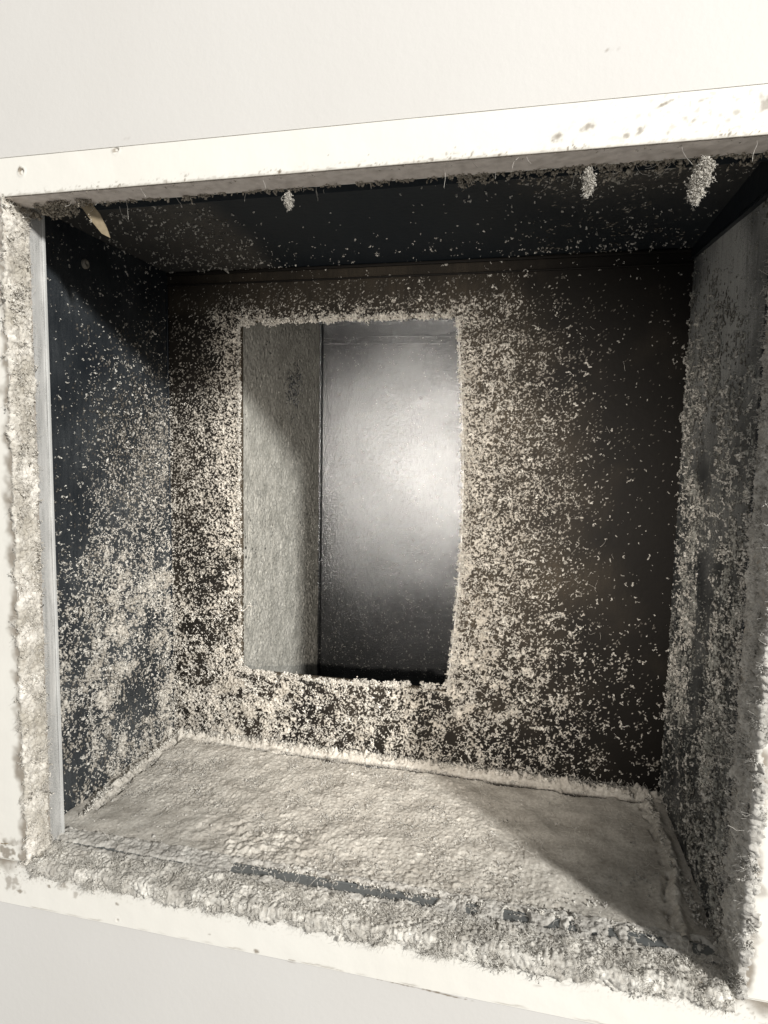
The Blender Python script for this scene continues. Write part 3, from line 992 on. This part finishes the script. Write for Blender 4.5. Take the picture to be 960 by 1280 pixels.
stuff(grains(PR, (-1, 0, 0), (T, D), (ZB, ZT), fR, 5500, .0003, .0009, M_grey, 'dust_flecks'),
      'grey dust crumbs in upright trails on the right-hand side panel')
stuff(grains(PT, (0, 0, -1), (XL, XR), (T, D), lambda u, v: np.clip(fT(u, v) * 1.3 - .03 + .12 * smooth(.12, .19, v), .012, 1), 3600, .0003, .0010, M_dust, 'dust_flecks', power=1.0, clus=.012),
      'scattered pale dust specks stuck under the black top panel')
stuff(dust_sheet(PT, (0, 0, -1), (XL, XR), (T + .001, D), 0.0009, lambda u, v: np.clip(fT(u, v) * (1 + .8 * smooth(.24, .3, u)) - .12 - .10 * smooth(.15, .05, u), 0, 1), M_coat, 'dust_coat', lambda u, v: .45 + 0 * u,
                 amp=.0016, seed=4), 'sparse dust specks hanging under the black top panel of the box')

stuff(dust_sheet(PSl, (1, 0, 0), (D + .002, FW), (BBm, .40), 0.0012, lambda u, v: .45 + .45 * smooth(.32, .15, v), M_far, 'dust_coat',
                 lambda u, v: .4 + 0 * u, amp=.0010, seed=7, extra=lambda u, v, h, ex: np.maximum(h * .7, .0004 + .0004 * fbm(u, v, .0035, 2, 5)), keep_all=True),
      'smooth pale dust on the side of the branch duct beyond the hole')

stuff(grains(PF2, (math.sin(ang), -math.cos(ang), 0), (.002, .22), (-.01, .39), lambda u, v: .25 + .5 * smooth(.2, .05, v), 3200, .0003, .0007, M_far, 'dust_flecks', L=(1, 3)),
      'small grey specks of dust on the far panel of the branch duct')

# the floor: a felt of dust with a rim along three sides and cracks beside the rim
def floor_extra(u, v, h, ex):
    w1 = 0.0022 * fbm(u, v, .018, 2, 61)
    lump = smooth(.1, .7, fbm(u, v, .014, 3, 63))
    left = smooth(.16, .02, u)
    sm = np.clip(smooth(.085, .075, v + .006 * fbm(u, v, .02, 2, 60)) * smooth(.115, .10, u + .008 * fbm(u, v, .01, 2, 59)) + smooth(.28, .34, u + v * .5 - .03), 0, 1)
    f = .0040 + .00034 * fbm(u * 1.2, v * .4, .0050, 3, 64) * (1 - .75 * sm) + .00042 * fbm(u * 1.1, v * .6, .0017, 2, 66) * (1 - .75 * sm) + .0008 * smooth(.45, .8, fbm(u, v, .0045, 2, 166)) * (1 - sm) + .0016 * fbm(u, v, .03, 2, 65)
    lr = np.exp(-((u - .125) ** 2 / .0028 + (v - .060) ** 2 / .0007))
    f += .0018 * lr * np.clip(.4 + fbm(u, v, .007, 3, 67), 0, 1) + .0012 * smooth(.09, .035, v) * (1 - sm) * np.abs(fbm(u, v, .006, 3, 68))
    # rims: back, left, right
    yb = .1835 - .004 * smooth(.2, .4, u)
    d = v - yb + w1 * .5
    f += .0050 * np.exp(-(d / .0028) ** 2) * (.65 + 1.0 * fbm(u, v, .004, 3, 70)).clip(.1, 2)
    gb = 1.15 * np.exp(-((d + .0078 + .0006 * fbm(u, v, .004, 2, 171)) / .0034) ** 4) * smooth(-.25, .35, fbm(u, v, .016, 2, 71) + .55 * smooth(0, .2, u))
    gl = u - (XL + .0105) + w1
    on = smooth(.055, .075, v)
    f += .0036 * np.exp(-(gl / .0022) ** 2) * on * (.7 + 1.0 * fbm(u, v, .004, 3, 72)).clip(.1, 2)
    gl2 = np.exp(-((gl - .0050) / .0013) ** 2) * on * smooth(-.4, .2, fbm(u, v, .012, 2, 73))
    gr = u - (XR - .012 - .004 * np.sin(v * 40)) + w1
    f += .0036 * np.exp(-(gr / .0026) ** 2) * (1 + .6 * fbm(u, v, .005, 3, 74))
    gr2 = np.exp(-((gr + .0060) / .0015) ** 2) * smooth(-.1, .4, fbm(u, v, .012, 2, 75)) * .75
    f *= 1 - .96 * np.clip(np.maximum.reduce([gb, gl2, gr2]), 0, 1)
    # flatter toward the bare metal at the front
    return np.maximum(f, .0003)


stuff(dust_sheet(PF, (0, 0, 1), (XL + .0005, XR - .0005), (T + .0008, D - .0005), 0.00075, lambda u, v: 1 + 0 * u, M_floor, 'dust_felt', seed=5,
                 extra=floor_extra, keep_all=True), 'thick grey-beige felt of dust covering the bottom of the duct box')
C1, R1 = tufts_on(PF, (0, 0, 1), (XL, XR), (T, D), lambda u, v: .55 * smooth(.12, .03, v) + .12 + .5 * np.exp(-((u - .125) ** 2 / .003 + (v - .06) ** 2 / .0008)),
                  2000, .0004, .0010, h0=.0032, Lmax=3, power=1.6)
stuff(blobs(C1, R1, 'dust_crumbs', M_felt), 'loose dust crumbs on the felt at the bottom of the box')

sunny = lambda u, v: np.clip(1.05 - smooth(.27, .33, u + v * .6 - .03), .12, 1) * (1 - .8 * smooth(.085, .075, v) * smooth(.115, .10, u))
stuff(grains(PF, (0, 0, 1), (XL + .014, XR - .014), (T + .002, D - .014), sunny, 15000, .00028, .00075, M_felt, 'dust_grains', h0=.0040, L=(1, 2), clus=.01),
      'fine fluffy grains lying on the dust felt at the bottom of the box')

# fringes along edges: (path, count, direction, spread, length, radius)
def fringe(name, label, specs, mat):
    Cs, Rs = [], []
    for path, n, out, spread, fall, Lr, rr, wd in specs:
        c, r = along(path, n, out, spread, fall, Lr, rr, wd)
        Cs.append(c); Rs.append(r)
    return stuff(octas(np.concatenate(Cs), np.concatenate(Rs) * 1.1, mat, name), label)


lipz = [(hole_right(z) + .001, D - .001, z) for z in np.linspace(OZ0, OZ1, 24)]
fringe('dust_fringe', 'fluffy beige dust fringe round the edge of the upright hole', [
    ([(OX0, D - .001, OZ1 - .001), (.145, D - .001, OZ1 + .001), (.232, D - .001, OZ1)], 1500, (0, -.3, .15), (.001, .001, .0022), 1, (2, 5), (.0006, .0011), .8),
    ([(OX0, D - .001, OZ1 - .001), (.232, D - .001, OZ1)], 420, (0, -.2, -.8), (.001, .001, .001), 1, (2, 5), (.0005, .0010), .6),
    (lipz, 2400, (.5, -.5, 0), (.0022, .0012, .001), 1, (1, 6), (.0004, .0009), .8),
    ([(p_[0] + .004, p_[1], p_[2]) for p_ in lipz], 1300, (.3, -.4, .3), (.004, .001, .001), 1, (2, 7), (.0004, .0008), .6),
    ([(OX0 - .0010, D - .0015, z) for z in (OZ0, .2, OZ1)], 2600, (-.1, -.5, 0), (.0014, .001, .001), 1, (1, 4), (.0004, .0009), .8),
    ([(OX0, D - .001, OZ0), (.14, D - .001, OZ0 - .0015), (.231, D - .001, OZ0 + .004)], 1500, (0, -.4, .1), (.001, .001, .0022), 1, (2, 5), (.0006, .0010), .8),
    ([(OX0 - .001, D - .001, OZ0 + .010), (OX0 + .001, D - .001, OZ0 + .003), (OX0 + .008, D - .001, OZ0 - .001)], 500, (.1, -.5, .1), (.0016, .001, .0016), 1, (2, 5), (.0005, .0010), .8),
    ([(.232, D - .001, OZ0 + .003), (.239, D - .001, .085), (.241, D - .001, .11)], 260, (0, -.4, .1), (.0025, .001, .001), 1, (2, 4), (.0006, .0010), .8),
], M_dust)
fringe('dust_rim', 'soft dust rim along the foot of the back panel and sides of the box', [
    ([(XL + .008, .183, .003), (.2, .184, .003), (XR - .012, .180, .003)], 1700, (0, -.2, .5), (.001, .0022, .0012), 1, (1, 4), (.0007, .0013), .9),
    ([(XL + .010, .183, .003), (XL + .010, .075, .0025), (XL + .014, .050, .0015)], 700, (.1, 0, .5), (.0018, .001, .001), 1, (1, 4), (.0006, .0012), .9),
    ([(XR - .012, .180, .002), (XR - .010, .10, .002), (XR - .006, .045, .001)], 800, (-.1, 0, .5), (.0022, .001, .001), 1, (1, 4), (.0006, .0013), .9),
    ([(XL + .002, .188, .10), (XL + .002, .188, .32)], 500, (.5, -.5, .3), (.002, .002, .001), 1, (1, 4), (.0004, .0009), .9),
    ([(XL + .003, .188, .0), (XL + .003, .188, .12)], 420, (.4, -.4, .2), (.002, .002, .001), 1, (1, 4), (.0006, .0011), .9),
], M_dust)

def edge_patch(E0, Eu, face, inn):
    """a sheet bent over an edge: v > 0 runs into the wall, v < 0 over the face of the frame"""
    E0, Eu, face, inn = (np.array(a, float) for a in (E0, Eu, face, inn))
    Yv = np.array((0, 1.0, 0))

    def P(u, v, h):
        k = smooth(-.003, .003, v)[..., None]
        N = inn * k - Yv * (1 - k)
        N = N / np.linalg.norm(N, axis=-1, keepdims=True)
        return E0 + u[..., None] * Eu + np.clip(v, 0, None)[..., None] * Yv + np.clip(-v, 0, None)[..., None] * face + N * h[..., None]
    return P


def crust(P, L, v0, v1, face_w, thick, seed, mat, label, bare=None, nb=5000, rr=(.00028, .0007), pull=(0, 0, 0), wild=.7, soft=1.0):
    """a lumpy crust over an edge with loose filaments on it"""
    def cover(u, v):
        rag = .0032 * fbm(u, v * .3, .016, 3, seed) + .0016 * fbm(u, v, .003, 2, seed + 1)
        c = smooth(-face_w - .0008, -face_w + .0012, v + rag) * smooth(v1, v1 - .002, v + .5 * rag)
        if bare is not None: c = c * (1 - bare(u, v + .4 * rag))
        return c

    def ex_(u, v, h, ex):
        b_ = .55 + .55 * fbm(u, v, .012, 2, seed + 2) + soft * .26 * fbm(u * 1.2, v * .3, .0030, 2, seed + 3)
        pits = smooth(.35, .8, ridge(u, v, .006, seed + 4))
        f = thick * np.clip(b_, .08, 2) * (1 - .75 * soft * pits * smooth(-.2, .3, fbm(u, v, .02, 2, seed + 6))) + .0009 * fbm(u, v, .0015, 2, seed + 5)
        c = cover(u, v)
        return np.where(c > .35, np.maximum(f, .00035) * (.25 + .75 * smooth(.35, .9, c)), 0)
    one = lambda u, v: 1 + 0 * u
    z = np.array([0.0])
    stp = .00068
    o = dust_sheet(P, CRN, (0, L), (v0, v1), stp, one, mat, 'dust_crust', seed=seed, extra=ex_)
    m = nb * 3
    u = rng.uniform(0, L, m)
    v = rng.uniform(v0, v1, m)
    k = rng.random(m) < (cover(u, v) > .3) * np.clip(.35 + .9 * fbm(u, v, .012, 3, seed + 8), .03, 1)
    u, v = u[k][:nb], v[k][:nb]
    h = thick * np.clip(.45 + .5 * fbm(u, v, .010, 3, seed + 2), .1, 1.2)
    S = P(u, v, h)
    Nn = P(u, v, h + .001) - S
    D_ = Nn * 700 + rng.normal(0, .9, S.shape) + np.array(pull)
    r = rng.uniform(*rr, len(u)) * rng.choice([.6, 1, 1.5], len(u), p=[.45, .42, .13])
    C, Rr = chains(S, D_, rng.integers(1, 6, len(u)), r * 1.4, r, .9 * wild, .88)
    t = octas(C, Rr * 1.12, mat, 'dust_tufts')
    k = rng.integers(0, len(S), int(nb * .95))
    fuzz(S[k], Nn[k] * 1000 + rng.normal(0, .8, (len(k), 3)) + np.array(pull) * 2, len(k), (.0015, .0050), mat, 'dust_fuzz', 'mist of short hairs on the ' + label)
    stuff(t, 'loose tufts standing out of the ' + label)
    return stuff(o, label)


CRN = (0, -.7, .7)
crust(edge_patch((.001, 0, .0004), (1, 0, 0), (0, 0, -1), (0, 0, 1)), 0.397, -.016, .0205, .0075, .0026, 301, M_dust,
      'thick fluffy dust crust along the bottom edge of the opening', nb=6500, rr=(.0002, .00060), pull=(0, -.2, -.3), soft=.7)
CRN = (0, 0, 1)
PLip = patch((0, .019, .0008), (1, 0, 0), (0, 1, 0), (0, 0, 1))


def lip_cover(u, v, h, ex):
    strip_ = smooth(.0015, .0045, v + .0022 * fbm(u, v, .012, 3, 97)) * smooth(.0145, .0120, v + .0022 * fbm(u, v, .012, 3, 9))
    bare = strip_ * smooth(.108, .135, u) * smooth(.262, .235, u + .012 * fbm(u, v, .01, 2, 96))
    bare2 = strip_ * smooth(.20, .26, u) * smooth(-.22, .0, fbm(u, v * .3, .022, 3, 92))
    bare3 = smooth(.0015, .0035, v) * smooth(.0065, .0045, v + .0015 * fbm(u, v, .01, 2, 8)) * smooth(.16, .05, u)
    c = 1 - np.clip(np.maximum.reduce([bare, bare2, bare3]), 0, 1)
    f = .0012 * np.clip(.6 + .8 * fbm(u, v, .006, 3, 94), .05, 2) + .0009 * np.abs(fbm(u, v, .0022, 2, 95))
    return np.where(c > .4, f * smooth(.3, .9, c) + .0003, 0)


stuff(dust_sheet(PLip, CRN, (0, W), (-.002, .0165), .00065, lambda u, v: 1 + 0 * u, M_felt, 'dust_crust', seed=310, extra=lip_cover),
      'broken dust layer along the metal lip at the bottom of the opening')
CRN = (.7, -.7, 0)
crust(edge_patch((.0003, 0, 0), (0, 0, 1), (-1, 0, 0), (1, 0, 0)), H, -.007, .0185, .0012, .0024, 320, M_pale,
      'pale lumpy dust crust along the left edge of the opening', nb=3000, rr=(.00025, .0007))
CRN = (-.7, -.7, 0)
crust(edge_patch((W - .0003, 0, 0), (0, 0, 1), (1, 0, 0), (-1, 0, 0)), H, -.010, .029, .0035, .0028, 330, M_felt,
      'ragged grey-brown dust crust along the right edge of the opening', nb=4200)
fringe('dust_fringe', 'loose fluff lying across the bare metal lip at the bottom of the opening', [
    ([(.11, .0205, .001), (.26, .0205, .001), (.398, .0205, .001)], 800, (0, .5, .3), (.001, .0012, .0004), 1, (1, 8), (.0003, .0008), .7),
    ([(.11, .0285, .001), (.26, .0285, .001), (.398, .0285, .001)], 500, (0, -.5, .3), (.001, .0012, .0004), 1, (1, 7), (.0003, .0008), .7),
], M_felt)
fringe('dust_fringe', 'tufts of dust along the folded metal edge at the left and right of the box', [
    ([(.0005, .0165, .0), (.0005, .0165, H)], 700, (.4, .3, 0), (.0006, .0012, .001), 1, (1, 5), (.0004, .0010), .9),
    ([(W - .001, .031, 0), (W - .001, .031, .15), (W - .001, .031, .25)], 900, (-.5, .2, 0), (.0015, .003, .001), 1, (1, 5), (.0005, .0011), .9),
    ([(.15, .0305, .0015), (.396, .032, .0015)], 500, (0, .3, .6), (.001, .0015, .001), 1, (1, 4), (.0005, .0010), .9),
], M_dust)
fringe('dust_fringe', 'thin ragged dust fringe hanging along the top edge of the opening', [
    ([(.0, .0165, H), (.2, .0165, H), (W, .0165, H)], 2600, (0, .1, -.7), (.001, .002, .0008), 1, (1, 4), (.0004, .0009), .7),
    ([(.0, .002, H), (.12, .003, H), (W, .003, H)], 500, (0, .1, -.4), (.001, .002, .0004), 1, (1, 2), (.0003, .0006), .7),
    ([(.25, .026, H + .002), (W - .01, .026, H + .002)], 900, (0, .6, -.5), (.001, .006, .002), 1, (2, 5), (.0006, .0012), .8),
    ([(.0, .005, H - .001), (.0, .022, H - .002), (.03, .022, H - .001)], 420, (.2, .2, -.8), (.002, .003, .001), 1, (2, 6), (.0006, .0014), .7),
], M_dust_brown)

# hanging clumps, each a thing
def clump(loc, w, h, label, mat=M_pale, n=420):
    t = rng.random(n)
    wd = w * (0.25 + 0.95 * np.sin(np.pi * np.clip(t * .85 + .10, 0, 1)) ** 1.3) * (1 + .35 * np.sin(t * 19 + w * 3000))
    ph = rng.uniform(0, 2 * np.pi, n)
    rr_ = np.sqrt(rng.random(n))
    C = np.stack([np.cos(ph) * rr_ * wd / 2 - .25 * w * t + .12 * w * np.sin(t * 5 + w * 900), np.sin(ph) * rr_ * wd / 2, -t * h], -1) + np.array(loc)
    keep = rng.random(n) < .95
    C = C[keep] + rng.normal(0, .0004, (keep.sum(), 3))
    Cs, Rs = chains(C, rng.normal(0, 1, C.shape) + (0, 0, -.6), rng.integers(2, 8, len(C)), np.full(len(C), .0003), rng.uniform(.00014, .00040, len(C)) * (w / .006) ** .3, .9, .9)
    o = octas(Cs, Rs, mat, 'dust_clump')
    k = rng.integers(0, len(C), n // 3)
    hr = fibres(C[k], rng.normal(0, 1, (len(k), 3)) + (0, 0, -.5), rng.uniform(.0010, .0024, len(k)), .00006, 'hair', mat, 3)
    hr.parent = o
    return tag(o, label, 'dust clump', 'dust clumps hanging from the top edge of the opening')


clump((.3138, .008, .3890), .0048, .0125, 'middling pale dust clump hanging from the top edge, second from the right')
clump((.3620, .008, .3895), .0078, .0190, 'largest pale dust clump hanging near the right end of the top edge', n=1300)
clump((.1659, .010, .3885), .0038, .0075, 'small dust clump hanging alone from the middle of the top edge', n=240)

# wood splinter in the top left corner
sp = prism('wood_splinter', [(-.0040, 0), (.0030, .0006), (.0044, -.010), (.0030, -.020), (.0012, -.026), (-.0022, -.021), (-.0034, -.011)], -.0006, .0008, (0, 2, 1), M_wood)
sp.scale = (.8, .8, .8)
sp.location = (.0425, .014, H - .001)
sp.rotation_euler = (math.radians(18), math.radians(-30), math.radians(12))
tag(sp, 'yellowish wood splinter hanging in the top left corner of the opening', 'splinter')

k = 2600
S = np.stack([rng.uniform(XL + .01, XR - .01, k), rng.uniform(T + .002, D - .003, k), np.full(k, .0005)], -1)
k2 = 900
S = np.concatenate([S, np.stack([rng.uniform(XL + .01, XR - .01, k2), np.full(k2, .183) + rng.normal(0, .002, k2), np.full(k2, .004)], -1)])
fuzz(S, rng.normal(0, 1, S.shape) * (1, 1, .3) + (0, 0, .35), len(S), (.002, .006), M_dust, 'dust_fuzz', 'fine hairs matted into the dust felt at the bottom of the box')
k = 1500
t_ = rng.random(k)
side = rng.integers(0, 4, k)
zt_ = OZ0 + (OZ1 - OZ0) * t_
S = np.where((side == 0)[:, None], np.stack([OX0 + .18 * t_, np.full(k, D - .002), np.full(k, OZ1 + .001)], -1),
             np.where((side == 1)[:, None], np.stack([OX0 + .18 * t_, np.full(k, D - .002), np.full(k, OZ0 - .001)], -1),
                      np.where((side == 2)[:, None], np.stack([np.full(k, OX0 - .001), np.full(k, D - .002), zt_], -1),
                               np.stack([hole_right(zt_) + .001, np.full(k, D - .002), zt_], -1))))
fuzz(S, rng.normal(0, .8, S.shape) + (0, -.5, 0), k, (.0015, .0045), M_dust, 'dust_fuzz', 'short hairs in the dust fringe round the upright hole')

fringe('dust_fringe', 'matted dust in the top left corner of the opening round the wood splinter', [
    ([(.012, .014, H - .001), (.030, .012, H - .0015), (.046, .012, H - .002)], 520, (0, -.1, -.6), (.003, .004, .0012), 1, (1, 5), (.0004, .0009), .9),
    ([(.040, .0125, H - .001), (.0475, .0125, .381)], 60, (0, -.6, -.3), (.0016, .0012, .001), 1, (1, 3), (.0003, .0006), .9),
], M_dust_brown)

# long lint hairs
n = 170
S = np.stack([rng.uniform(.0, .395, n), rng.uniform(-.001, .03, n), rng.uniform(.0005, .003, n)], -1)
S2 = np.stack([rng.uniform(.24, .36, 60), np.full(60, D - .001), rng.uniform(.02, .36, 60)], -1)
S3 = np.stack([rng.uniform(.0, .395, 50), rng.uniform(.0, .024, 50), np.full(50, H - .001)], -1)
S4 = np.stack([np.full(60, .001), rng.uniform(0, .02, 60), rng.uniform(0, H, 60)], -1)
S5 = np.stack([np.full(90, W - .001), rng.uniform(0, .03, 90), rng.uniform(0, H, 90)], -1)
S = np.concatenate([S, S2, S3, S4, S5])
Dn = rng.normal(0, 1, S.shape) + np.concatenate([np.tile((0, -.3, .8), (n, 1)), np.tile((0, -.9, -.2), (60, 1)), np.tile((0, 0, -1.2), (50, 1)),
                                                np.tile((1., 0, 0), (60, 1)), np.tile((-1., 0, 0), (90, 1))])
stuff(fibres(S, Dn, rng.uniform(.003, .011, len(S)), .00008, 'lint_hairs', M_pale), 'fine pale lint hairs caught in the dust round the opening', 'lint')

# straw-like twig at the lower left
tw = fibres(np.array([(-.0185, -.0006, .0105)]), np.array([(1., -.05, -.06)]), np.array([.018]), .00035, 'straw', M_wood, 9)
tag(tw, 'thin straw lying across the lower left corner of the frame', 'straw')
